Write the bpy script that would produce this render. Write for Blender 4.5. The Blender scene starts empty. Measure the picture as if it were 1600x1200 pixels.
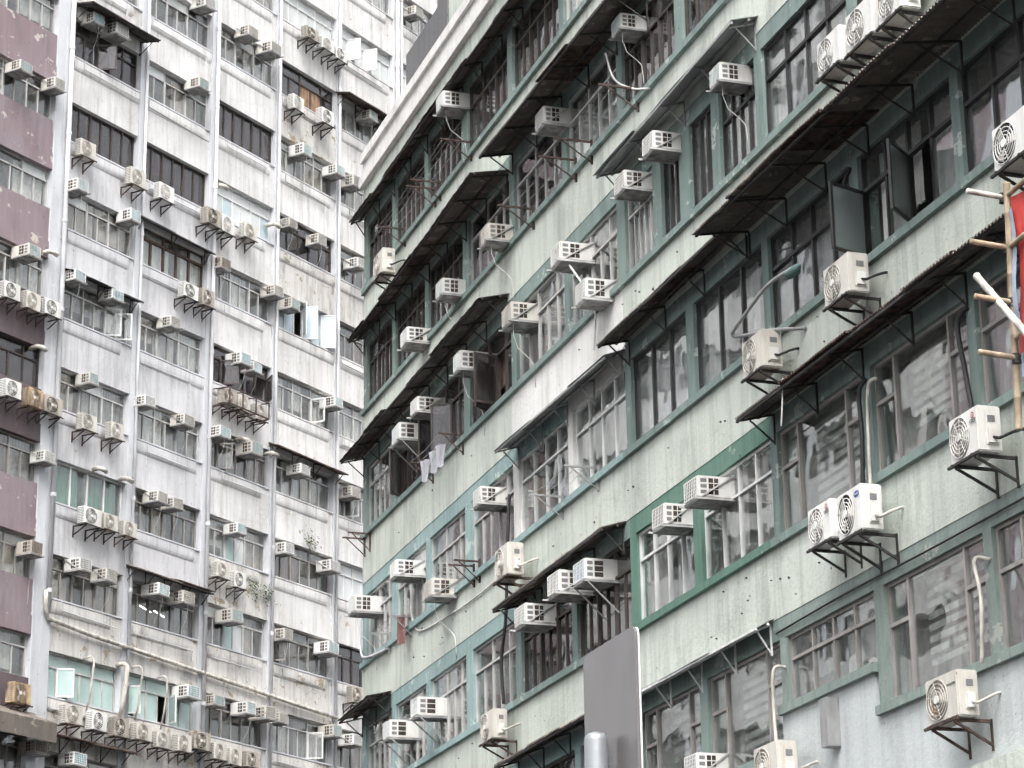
import bpy, bmesh, math, random
from mathutils import Matrix, Vector
R_ = math.radians
rnd = random.Random(7)
scene = bpy.context.scene
COL = scene.collection

# ------------------------------------------------------------------ camera
cam_d = bpy.data.cameras.new("camera"); cam = bpy.data.objects.new("camera", cam_d); COL.objects.link(cam)
M3 = Matrix(((0.95106729, -0.08424460, -0.29727739),
             (-0.30865320, -0.30352755, -0.90144563),
             (-0.01428995, 0.94909108, -0.31467749)))
cam.matrix_world = Matrix.Translation((0, 0, 1.6)) @ M3.to_4x4()
cam_d.sensor_fit = 'HORIZONTAL'; cam_d.sensor_width = 36.0
cam_d.lens = 36.0 * 4045.0 / 1600.0
cam_d.clip_start = 0.3; cam_d.clip_end = 2000
scene.camera = cam

# ------------------------------------------------------------------ sky, sun, exposure
SUN_EL, SUN_AZ = 58.0, -158.0          # azimuth of the sun as seen from the place, degrees from +Y towards +X
world = bpy.data.worlds.new("World"); scene.world = world; world.use_nodes = True
wn = world.node_tree; wn.nodes.clear()
sky = wn.nodes.new('ShaderNodeTexSky'); sky.sky_type = 'NISHITA'; sky.sun_disc = False
sky.sun_elevation = R_(SUN_EL); sky.sun_rotation = R_(SUN_AZ)
sky.air_density = 1.0; sky.dust_density = 6.0; sky.ozone_density = 1.0
hs = wn.nodes.new('ShaderNodeHueSaturation'); hs.inputs['Saturation'].default_value = 0.14
bg = wn.nodes.new('ShaderNodeBackground'); bg.inputs['Strength'].default_value = 0.15
wo = wn.nodes.new('ShaderNodeOutputWorld')
wn.links.new(sky.outputs[0], hs.inputs['Color']); wn.links.new(hs.outputs[0], bg.inputs[0]); wn.links.new(bg.outputs[0], wo.inputs[0])
sl = bpy.data.lights.new("sun", 'SUN'); sl.energy = 1.4; sl.angle = R_(50); sl.color = (1.0, 0.975, 0.94)
sun = bpy.data.objects.new("sun", sl); COL.objects.link(sun)
az = R_(SUN_AZ)
sdir = Vector((math.sin(az) * math.cos(R_(SUN_EL)), math.cos(az) * math.cos(R_(SUN_EL)), math.sin(R_(SUN_EL))))
sun.rotation_euler = sdir.to_track_quat('Z', 'Y').to_euler(); sun.location = sdir * 200
scene.view_settings.view_transform = 'Standard'; scene.view_settings.look = 'None'
scene.view_settings.gamma = 1.0; scene.view_settings.exposure = 1.40
try:
    scene.cycles.max_bounces = 4; scene.cycles.diffuse_bounces = 3; scene.cycles.glossy_bounces = 2; scene.cycles.transparent_max_bounces = 8
    scene.cycles.use_adaptive_sampling = True; scene.cycles.adaptive_threshold = 0.09; scene.cycles.adaptive_min_samples = 12
    scene.cycles.caustics_reflective = False; scene.cycles.caustics_refractive = False
except Exception: pass

# ------------------------------------------------------------------ materials
MATS = {}
def new_mat(name):
    m = bpy.data.materials.new(name); m.use_nodes = True; m.node_tree.nodes.clear(); MATS[name] = m
    return m, m.node_tree.nodes, m.node_tree.links
def N(nodes, t, **k):
    n = nodes.new(t)
    for a, v in k.items(): setattr(n, a, v)
    return n
def plain(name, col, rough=0.6, metal=0.0, noise=0.12, nscale=6.0, spec=0.4):
    m, ns, ls = new_mat(name)
    o = N(ns, 'ShaderNodeOutputMaterial'); b = N(ns, 'ShaderNodeBsdfPrincipled')
    g = N(ns, 'ShaderNodeNewGeometry'); mp = N(ns, 'ShaderNodeMapping'); mp.inputs['Scale'].default_value = (1, 1, 0.45)
    t = N(ns, 'ShaderNodeTexNoise'); t.inputs['Scale'].default_value = nscale; t.inputs['Detail'].default_value = 2
    r = N(ns, 'ShaderNodeValToRGB'); r.color_ramp.elements[0].position = 0.25; r.color_ramp.elements[1].position = 0.75
    lo = 1 - noise * 2.2; hi = 1 + noise
    r.color_ramp.elements[0].color = tuple(c * lo for c in col) + (1,)
    r.color_ramp.elements[1].color = tuple(min(1, c * hi) for c in col) + (1,)
    ls.new(g.outputs['Position'], mp.inputs[0]); ls.new(mp.outputs[0], t.inputs['Vector']); ls.new(t.outputs['Fac'], r.inputs[0])
    ls.new(r.outputs[0], b.inputs['Base Color'])
    b.inputs['Roughness'].default_value = rough; b.inputs['Metallic'].default_value = metal
    b.inputs['Specular IOR Level'].default_value = spec
    ls.new(b.outputs[0], o.inputs[0]); return m
def wall(name, base, dirt, patch, peel=0.60, streak=0.5, bump=0.25, crack=0.0, blotch=0.35, grime=0.35):
    """weathered paint on render: blotches, vertical run-off streaks, peeled patches, fine grain"""
    m, ns, ls = new_mat(name)
    o = N(ns, 'ShaderNodeOutputMaterial'); b = N(ns, 'ShaderNodeBsdfPrincipled'); b.inputs['Roughness'].default_value = 0.85
    b.inputs['Specular IOR Level'].default_value = 0.2
    g = N(ns, 'ShaderNodeNewGeometry')
    def noise(scale, vec, detail=3, rough=0.62):
        mp = N(ns, 'ShaderNodeMapping'); mp.inputs['Scale'].default_value = vec
        ls.new(g.outputs['Position'], mp.inputs[0])
        t = N(ns, 'ShaderNodeTexNoise'); t.inputs['Scale'].default_value = scale; t.inputs['Detail'].default_value = detail; t.inputs['Roughness'].default_value = rough
        ls.new(mp.outputs[0], t.inputs['Vector']); return t.outputs['Fac']
    def ramp(f, p0, p1, a=0.0, c=1.0):
        r = N(ns, 'ShaderNodeMapRange'); r.inputs['From Min'].default_value = p0; r.inputs['From Max'].default_value = p1
        r.inputs['To Min'].default_value = a; r.inputs['To Max'].default_value = c; ls.new(f, r.inputs['Value']); return r.outputs[0]
    def mix(f, c1, c2):
        x = N(ns, 'ShaderNodeMix', data_type='RGBA')
        if isinstance(f, float): x.inputs['Factor'].default_value = f
        else: ls.new(f, x.inputs['Factor'])
        for s, c in ((6, c1), (7, c2)):
            if isinstance(c, tuple): x.inputs[s].default_value = c + (1,)
            else: ls.new(c, x.inputs[s])
        return x.outputs[2]
    c = mix(ramp(noise(0.55, (1, 1, 1)), 0.35, 0.7, 0.0, blotch), base, dirt)
    c = mix(ramp(noise(1.0, (6, 6, 0.22), 4), 0.48, 0.72, 0.0, streak), c, dirt)
    c = mix(ramp(noise(1.0, (14, 14, 0.7), 3), 0.56, 0.8, 0.0, streak * 0.6), c, tuple(min(1, x * 1.12) for x in base))
    gr = ramp(noise(0.9, (1.6, 1.6, 0.5), 4, 0.7), 0.52, 0.72, 0.0, grime)
    c = mix(gr, c, tuple(x * 0.62 for x in dirt))
    fs = ramp(noise(30.0, (1, 1, 0.5), 2), 0.60, 0.75, 0.0, 0.35)
    c = mix(fs, c, tuple(x * 0.8 for x in dirt))
    pl = ramp(noise(1.6, (1, 1, 1.3), 5, 0.7), peel, peel + 0.02)
    c = mix(pl, c, patch)
    sp = ramp(noise(9.0, (1, 1, 0.6), 2), 0.73, 0.75)
    c = mix(sp, c, tuple(x * 0.45 for x in dirt))
    if crack > 0:
        v = N(ns, 'ShaderNodeTexVoronoi', feature='DISTANCE_TO_EDGE'); v.inputs['Scale'].default_value = 0.7
        mp = N(ns, 'ShaderNodeMapping'); ls.new(g.outputs['Position'], mp.inputs[0])
        nv = N(ns, 'ShaderNodeTexNoise'); nv.inputs['Scale'].default_value = 2.0; ls.new(mp.outputs[0], nv.inputs['Vector'])
        ad = N(ns, 'ShaderNodeMix', data_type='RGBA'); ad.inputs[0].default_value = 0.35
        ls.new(mp.outputs[0], ad.inputs[6]); ls.new(nv.outputs['Color'], ad.inputs[7]); ls.new(ad.outputs[2], v.inputs['Vector'])
        cr = ramp(v.outputs['Distance'], 0.0, 0.012, crack, 0.0)
        c = mix(cr, c, tuple(x * 0.35 for x in dirt))
    ls.new(c, b.inputs['Base Color'])
    bp = N(ns, 'ShaderNodeBump'); bp.inputs['Strength'].default_value = bump; bp.inputs['Distance'].default_value = 0.03
    ls.new(noise(14, (1, 1, 1), 3), bp.inputs['Height']); ls.new(bp.outputs[0], b.inputs['Normal'])
    ls.new(b.outputs[0], o.inputs[0]); return m
def glass(name, tint, wav=0.35, ior=1.55, rough=0.015):
    m, ns, ls = new_mat(name)
    o = N(ns, 'ShaderNodeOutputMaterial'); tr = N(ns, 'ShaderNodeBsdfTransparent'); tr.inputs[0].default_value = tint + (1,)
    gl = N(ns, 'ShaderNodeBsdfGlossy'); gl.inputs['Roughness'].default_value = rough; gl.inputs['Color'].default_value = (0.92, 0.94, 0.95, 1)
    df = N(ns, 'ShaderNodeBsdfDiffuse'); df.inputs[0].default_value = (0.38, 0.38, 0.37, 1)
    lw = N(ns, 'ShaderNodeLayerWeight'); lw.inputs['Blend'].default_value = 0.5
    pw = N(ns, 'ShaderNodeMath', operation='POWER'); ls.new(lw.outputs['Facing'], pw.inputs[0]); pw.inputs[1].default_value = 3.4
    f = N(ns, 'ShaderNodeMapRange'); f.inputs['To Min'].default_value = 1.2 * ((ior - 1) / (ior + 1)) ** 2; f.inputs['To Max'].default_value = 1.0; ls.new(pw.outputs[0], f.inputs['Value'])
    g = N(ns, 'ShaderNodeNewGeometry'); t = N(ns, 'ShaderNodeTexNoise'); t.inputs['Scale'].default_value = 1.6; t.inputs['Detail'].default_value = 1.0
    bp = N(ns, 'ShaderNodeBump'); bp.inputs['Strength'].default_value = wav; bp.inputs['Distance'].default_value = 0.05
    ls.new(g.outputs['Position'], t.inputs['Vector']); ls.new(t.outputs['Fac'], bp.inputs['Height'])
    ls.new(bp.outputs[0], gl.inputs['Normal'])
    d2 = N(ns, 'ShaderNodeTexNoise'); d2.inputs['Scale'].default_value = 2.2; d2.inputs['Detail'].default_value = 6
    ls.new(g.outputs['Position'], d2.inputs['Vector'])
    mr = N(ns, 'ShaderNodeMapRange'); mr.inputs['From Min'].default_value = 0.35; mr.inputs['From Max'].default_value = 0.8
    mr.inputs['To Min'].default_value = 0.025; mr.inputs['To Max'].default_value = 0.17; ls.new(d2.outputs['Fac'], mr.inputs['Value'])
    m1 = N(ns, 'ShaderNodeMixShader'); ls.new(mr.outputs[0], m1.inputs[0]); ls.new(tr.outputs[0], m1.inputs[1]); ls.new(df.outputs[0], m1.inputs[2])
    m2 = N(ns, 'ShaderNodeMixShader'); ls.new(f.outputs[0], m2.inputs[0]); ls.new(m1.outputs[0], m2.inputs[1]); ls.new(gl.outputs[0], m2.inputs[2])
    ls.new(m2.outputs[0], o.inputs[0]); return m
def emis(name, col, s):
    m, ns, ls = new_mat(name); o = N(ns, 'ShaderNodeOutputMaterial'); e = N(ns, 'ShaderNodeEmission')
    e.inputs[0].default_value = col + (1,); e.inputs[1].default_value = s; ls.new(e.outputs[0], o.inputs[0]); return m

# white building paints
wall('paint_white', (0.655, 0.65, 0.65), (0.41, 0.395, 0.38), (0.42, 0.37, 0.32), 0.665, 0.85, crack=0.15, blotch=0.5, grime=0.5)
wall('paint_white_b', (0.69, 0.685, 0.68), (0.44, 0.42, 0.40), (0.42, 0.35, 0.28), 0.645, 0.85, crack=0.15, blotch=0.5, grime=0.45)
wall('paint_grey', (0.575, 0.572, 0.59), (0.375, 0.37, 0.375), (0.38, 0.36, 0.35), 0.67, 0.85, crack=0.12, blotch=0.5, grime=0.45)
wall('paint_dirty', (0.60, 0.585, 0.56), (0.38, 0.36, 0.34), (0.33, 0.27, 0.20), 0.60, 0.95, crack=0.25, grime=0.85)
wall('paint_lavender', (0.54, 0.55, 0.575), (0.40, 0.405, 0.425), (0.57, 0.565, 0.56), 0.655, 0.6)
wall('paint_purple', (0.225, 0.168, 0.18), (0.245, 0.215, 0.235), (0.44, 0.40, 0.36), 0.605, 0.95, blotch=0.75, grime=0.7)
wall('paint_purple_dark', (0.13, 0.10, 0.108), (0.09, 0.078, 0.082), (0.34, 0.29, 0.25), 0.66, 0.8, grime=0.6)
wall('paint_lowgrey', (0.36, 0.33, 0.33), (0.20, 0.18, 0.18), (0.25, 0.20, 0.17), 0.62, 0.9)
# green building paints
wall('render_cream', (0.545, 0.58, 0.525), (0.36, 0.39, 0.352), (0.44, 0.42, 0.36), 0.675, 0.9, 0.4, blotch=0.5, crack=0.12, grime=0.5)
wall('render_white', (0.70, 0.69, 0.67), (0.46, 0.45, 0.43), (0.42, 0.40, 0.36), 0.70, 0.5, 0.4)
wall('teal', (0.222, 0.28, 0.263), (0.135, 0.18, 0.168), (0.37, 0.42, 0.40), 0.60, 0.85, 0.3, blotch=0.7)
wall('teal_pale', (0.285, 0.38, 0.375), (0.185, 0.26, 0.255), (0.42, 0.47, 0.45), 0.61, 0.8, 0.3, blotch=0.6)
wall('teal_dark', (0.085, 0.145, 0.135), (0.05, 0.09, 0.085), (0.22, 0.27, 0.25), 0.68, 0.5, 0.3)
wall('green_bright', (0.125, 0.215, 0.172), (0.085, 0.15, 0.122), (0.28, 0.33, 0.28), 0.66, 0.7, 0.3)
wall('grey_green', (0.24, 0.285, 0.265), (0.14, 0.175, 0.165), (0.34, 0.36, 0.33), 0.63, 0.8, 0.5)
wall('render_blue', (0.50, 0.53, 0.53), (0.37, 0.395, 0.395), (0.50, 0.51, 0.48), 0.66, 0.6, 0.35)
wall('roof_grey', (0.155, 0.155, 0.16), (0.11, 0.11, 0.115), (0.28, 0.28, 0.27), 0.70, 0.5, 0.3)
plain('interior', (0.42, 0.41, 0.39), 0.9)
plain('asphalt', (0.05, 0.05, 0.052), 0.9)
plain('alu', (0.47, 0.46, 0.45), 0.5, 0.0)
plain('alu_white', (0.66, 0.66, 0.65), 0.5, 0.0)
plain('alu_brown', (0.29, 0.27, 0.255), 0.5, 0.0)
plain('frame_black', (0.022, 0.021, 0.021), 0.45)
plain('frame_bronze', (0.055, 0.042, 0.038), 0.5)
plain('timber', (0.085, 0.055, 0.04), 0.7, noise=0.3)
glass('glass_clear', (0.96, 0.97, 0.965), 0.12)
glass('glass_wavy', (0.93, 0.945, 0.945), 0.16, 1.75)
glass('glass_dark', (0.50, 0.45, 0.48), 0.2)
plain('glass_seagreen', (0.17, 0.205, 0.20), 0.12, 0, 0.15, 1.2, 0.5)
plain('glass_mint', (0.40, 0.52, 0.495), 0.18, 0, 0.10, 1.5, 0.5)
plain('glass_frost', (0.56, 0.58, 0.58), 0.2, 0, 0.10, 1.5, 0.5)
plain('glass_blue', (0.46, 0.55, 0.60), 0.2, 0, 0.10, 1.5, 0.5)
plain('ply', (0.30, 0.19, 0.12), 0.8, noise=0.3)
plain('curtain_white', (0.62, 0.61, 0.59), 0.9)
plain('curtain_beige', (0.46, 0.40, 0.34), 0.9)
plain('curtain_grey', (0.30, 0.29, 0.29), 0.9)
plain('curtain_brown', (0.18, 0.12, 0.10), 0.9)
plain('curtain_green', (0.10, 0.27, 0.20), 0.9)
plain('curtain_red', (0.25, 0.04, 0.05), 0.9)
plain('blind', (0.50, 0.51, 0.47), 0.7)
wall('ac_white', (0.68, 0.68, 0.66), (0.47, 0.44, 0.40), (0.34, 0.26, 0.19), 0.69, 0.5, 0.0, grime=0.4)
wall('ac_cream', (0.56, 0.54, 0.50), (0.38, 0.34, 0.29), (0.28, 0.20, 0.13), 0.66, 0.6, 0.0, grime=0.5)
wall('ac_dirty', (0.43, 0.39, 0.34), (0.24, 0.21, 0.18), (0.20, 0.13, 0.08), 0.62, 0.8, 0.0, grime=0.7)
plain('ac_rust', (0.42, 0.30, 0.18), 0.7, noise=0.4)
plain('ac_under', (0.34, 0.33, 0.32), 0.8, noise=0.3)
plain('grille_teal', (0.13, 0.27, 0.32), 0.5)
plain('grille_blue', (0.12, 0.24, 0.37), 0.5)
plain('grille_grey', (0.17, 0.17, 0.17), 0.6)
plain('coil', (0.055, 0.04, 0.032), 0.8, noise=0.35)
plain('dark', (0.012, 0.012, 0.012), 0.8)
plain('fan_brown', (0.23, 0.20, 0.18), 0.6)
plain('steel_dark', (0.040, 0.036, 0.034), 0.7, noise=0.3)
plain('steel_rust', (0.085, 0.055, 0.045), 0.85, noise=0.4)
plain('steel_grey', (0.33, 0.33, 0.33), 0.5, 0.3)
wall('sheet_dark', (0.165, 0.143, 0.126), (0.095, 0.082, 0.074), (0.27, 0.24, 0.21), 0.58, 0.7, 0.0, grime=0.6)
wall('sheet_grey', (0.34, 0.35, 0.35), (0.24, 0.245, 0.24), (0.20, 0.16, 0.13), 0.68, 0.5, 0.0)
plain('pipe_white', (0.58, 0.58, 0.60), 0.6, noise=0.15, nscale=2)
plain('pipe_cream', (0.52, 0.49, 0.44), 0.7, noise=0.25)
plain('hose_white', (0.62, 0.61, 0.58), 0.6)
plain('hose_black', (0.02, 0.02, 0.02), 0.6)
plain('sign_grey', (0.125, 0.117, 0.117), 0.22, 0.0, 0.05, 3)
plain('sign_edge', (0.72, 0.72, 0.72), 0.4)
plain('pole_grey', (0.25, 0.265, 0.28), 0.4, 0.3, 0.08)
plain('bamboo', (0.36, 0.285, 0.20), 0.6, noise=0.25)
plain('bamboo_pale', (0.55, 0.52, 0.48), 0.7, noise=0.25)
plain('tarp_red', (0.42, 0.045, 0.04), 0.6, noise=0.25, nscale=3)
plain('tarp_blue', (0.30, 0.36, 0.46), 0.6)
plain('cloth', (0.33, 0.33, 0.36), 0.9)
plain('cloth_pink', (0.40, 0.22, 0.20), 0.9)
plain('logo_red', (0.35, 0.03, 0.04), 0.5)
plain('logo_blue', (0.05, 0.09, 0.28), 0.5)
plain('logo_dark', (0.05, 0.05, 0.06), 0.5)
plain('leaf', (0.06, 0.09, 0.03), 0.8, noise=0.4)
emis('tube', (1.0, 0.97, 0.9), 4.0)

# ------------------------------------------------------------------ mesh helpers
class MB:
    def __init__(s): s.v = []; s.f = []
    def box(s, x0, x1, y0, y1, z0, z1):
        b = len(s.v)
        s.v += [(x0, y0, z0), (x1, y0, z0), (x1, y1, z0), (x0, y1, z0), (x0, y0, z1), (x1, y0, z1), (x1, y1, z1), (x0, y1, z1)]
        s.f += [tuple(b + i for i in q) for q in ((0, 3, 2, 1), (4, 5, 6, 7), (0, 1, 5, 4), (1, 2, 6, 5), (2, 3, 7, 6), (3, 0, 4, 7))]
        return s
    def tube(s, pts, r, n=6, cap=True):
        pts = [Vector(p) for p in pts]; b = len(s.v); k = len(pts)
        for i, p in enumerate(pts):
            d = (pts[min(i + 1, k - 1)] - pts[max(i - 1, 0)]).normalized()
            a = d.orthogonal().normalized() if i == 0 else (pa - d * pa.dot(d)).normalized()
            pa = a; c = d.cross(a); rr = r[i] if isinstance(r, (list, tuple)) else r
            for j in range(n):
                t = 2 * math.pi * j / n; s.v.append(tuple(p + (a * math.cos(t) + c * math.sin(t)) * rr))
        for i in range(k - 1):
            for j in range(n):
                s.f.append((b + i * n + j, b + i * n + (j + 1) % n, b + (i + 1) * n + (j + 1) % n, b + (i + 1) * n + j))
        if cap:
            s.f.append(tuple(b + j for j in reversed(range(n)))); s.f.append(tuple(b + (k - 1) * n + j for j in range(n)))
        return s
    def bar(s, p, q, w, h=None):       # square bar from p to q
        h = h or w; p = Vector(p); q = Vector(q); d = (q - p).normalized()
        a = Vector((0, 0, 1)) if abs(d.z) < 0.9 else Vector((1, 0, 0))
        a = (a - d * a.dot(d)).normalized(); c = d.cross(a); b = len(s.v)
        for e in (p, q):
            for i, j in ((-1, -1), (1, -1), (1, 1), (-1, 1)): s.v.append(tuple(e + c * (w / 2 * i) + a * (h / 2 * j)))
        s.f += [tuple(b + i for i in t) for t in ((0, 3, 2, 1), (4, 5, 6, 7), (0, 1, 5, 4), (1, 2, 6, 5), (2, 3, 7, 6), (3, 0, 4, 7))]
        return s
    def sheet(s, fn, nu, nv, th=0.0):   # grid surface fn(u,v) with thickness along z
        b = len(s.v)
        for k in ((0, 1) if th else (0,)):
            for i in range(nu + 1):
                for j in range(nv + 1):
                    p = Vector(fn(i / nu, j / nv)); s.v.append((p.x, p.y, p.z - th * k))
        m = (nu + 1) * (nv + 1); idx = lambda i, j, k=0: b + k * m + i * (nv + 1) + j
        for i in range(nu):
            for j in range(nv):
                s.f.append((idx(i, j), idx(i + 1, j), idx(i + 1, j + 1), idx(i, j + 1)))
                if th: s.f.append((idx(i, j, 1), idx(i, j + 1, 1), idx(i + 1, j + 1, 1), idx(i + 1, j, 1)))
        if th:
            for i in range(nu):
                s.f.append((idx(i, 0), idx(i, 0, 1), idx(i + 1, 0, 1), idx(i + 1, 0))); s.f.append((idx(i, nv), idx(i + 1, nv), idx(i + 1, nv, 1), idx(i, nv, 1)))
            for j in range(nv):
                s.f.append((idx(0, j), idx(0, j + 1), idx(0, j + 1, 1), idx(0, j, 1))); s.f.append((idx(nu, j), idx(nu, j, 1), idx(nu, j + 1, 1), idx(nu, j + 1)))
        return s
    def ring(s, c, r0, r1, y, n=20):    # flat ring facing -y
        b = len(s.v)
        for j in range(n):
            t = 2 * math.pi * j / n
            for r in (r0, r1):
                for yy in (y, y + 0.012): s.v.append((c[0] + r * math.cos(t), yy, c[1] + r * math.sin(t)))
        for j in range(n):
            a = b + 4 * j; d = b + 4 * ((j + 1) % n)
            s.f += [(a, d, d + 2, a + 2), (a + 1, a + 3, d + 3, d + 1), (a, a + 1, d + 1, d), (a + 2, d + 2, d + 3, a + 3)]
        return s
    def disc(s, c, r, y, n=20):
        b = len(s.v)
        for j in range(n): s.v.append((c[0] + r * math.cos(2 * math.pi * j / n), y, c[1] + r * math.sin(2 * math.pi * j / n)))
        s.f.append(tuple(b + j for j in range(n))); return s
    def mesh(s, name, mat, smooth=False):
        me = bpy.data.meshes.new(name); me.from_pydata(s.v, [], s.f); me.update()
        me.materials.append(MATS[mat])
        if smooth: me.polygons.foreach_set('use_smooth', [True] * len(me.polygons))
        return me
def obj(name, me, parent=None, loc=(0, 0, 0), rot=(0, 0, 0), scale=(1, 1, 1)):
    o = bpy.data.objects.new(name, me); COL.objects.link(o); o.parent = parent
    o.location = loc; o.rotation_euler = rot; o.scale = scale; return o
def build(mb, name, mat, parent=None, smooth=False, **k): return obj(name, mb.mesh(name, mat, smooth), parent, **k)
def tag(o, label, cat, group=None):
    o['label'] = label; o['category'] = cat
    if group: o['group'] = group
    return o
UNIT = {}
def piece(name, mat, parent, x0, x1, y0, y1, z0, z1, rot=(0, 0, 0)):      # shared unit box, scaled
    if mat not in UNIT: UNIT[mat] = MB().box(-.5, .5, -.5, .5, -.5, .5).mesh('box_' + mat, mat)
    return obj(name, UNIT[mat], parent, ((x0 + x1) / 2, (y0 + y1) / 2, (z0 + z1) / 2), rot, (x1 - x0, y1 - y0, z1 - z0))
def copy_tree(o, parent=None):
    c = o.copy(); COL.objects.link(c); c.parent = parent
    for ch in o.children: copy_tree(ch, c)
    return c
# wall frames: local x runs along the wall to the viewer's right, y into the wall, z up
GF = ((15.7764, 59.6644), R_(-90)); WF = ((9.8216, 73.3831), R_(40.5559))
def at(F, s, out, z):
    (ox, oy), a = F; return (ox + s * math.cos(a) + out * math.sin(a), oy + s * math.sin(a) - out * math.cos(a), z)
ORD = ['first', 'second', 'third', 'fourth', 'fifth', 'sixth', 'seventh', 'eighth', 'ninth', 'tenth', 'eleventh', 'twelfth']

# ------------------------------------------------------------------ ground
gm = MB().box(-600, 600, -600, 600, -0.3, 0); g = build(gm, 'street', 'asphalt'); g['kind'] = 'structure'

# ------------------------------------------------------------------ windows
CURT = {}
def curtain_mesh(mat):
    if mat not in CURT:
        CURT[mat] = MB().sheet(lambda u, v: (u - .5, 0.5 * math.sin(u * 44) + 0.25 * math.sin(u * 17 + 2 * v), v - .5), 40, 2).mesh('curtain_' + mat, mat, True)
    return CURT[mat]
STY = {   # frame, bar, columns, transom share, glass, curtains, share of columns curtained
 'g': ('alu', .045, 6, .28, 'glass_clear', ('curtain_white', 'curtain_white', 'curtain_grey', 'curtain_beige'), .88),
 'h': ('alu_brown', .045, 6, .28, 'glass_clear', ('curtain_grey', 'curtain_brown', 'curtain_beige'), .6),
 'k': ('frame_bronze', .05, 6, 0, 'glass_dark', ('curtain_grey', 'curtain_white'), .7),
 'n': ('frame_bronze', .05, 5, .3, 'glass_dark', ('curtain_brown',), .4),
 'm': ('alu', .05, 6, .30, 'glass_mint', (), 0),
 'b': ('alu', .05, 6, .0, 'glass_blue', (), 0),
 'w': ('alu_white', .05, 6, .30, 'glass_frost', ('curtain_white',), .9),
 'c': ('alu_white', .06, 4, 0, 'glass_clear', ('curtain_green',), 1.0),
 't': ('timber', .08, 5, .25, 'glass_clear', ('curtain_white',), .8),
 'd': ('frame_bronze', .045, 6, .30, 'glass_dark', ('curtain_grey', 'curtain_brown'), .35),
 'e': ('alu', .045, 5, .30, 'glass_dark', ('curtain_grey', 'curtain_white'), .35),
 'a': ('alu', .045, 5, .30, 'glass_clear', ('curtain_white', 'curtain_white', 'curtain_beige', 'curtain_grey'), .8),
 'f': ('frame_black', .06, 4, .33, 'glass_wavy', ('curtain_white', 'curtain_grey'), .9),
 'F': ('frame_black', .07, 3, 0, 'glass_wavy', ('curtain_white',), 1.0),
 'W': ('alu_white', .045, 4, .30, 'glass_clear', ('curtain_white', 'curtain_grey'), .8),
 'B': ('alu_brown', .055, 0, .35, 'glass_wavy', ('blind',), .8),
 'r': ('alu_brown', .05, 4, .33, 'glass_wavy', ('curtain_white', 'curtain_grey'), .9),
}
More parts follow.
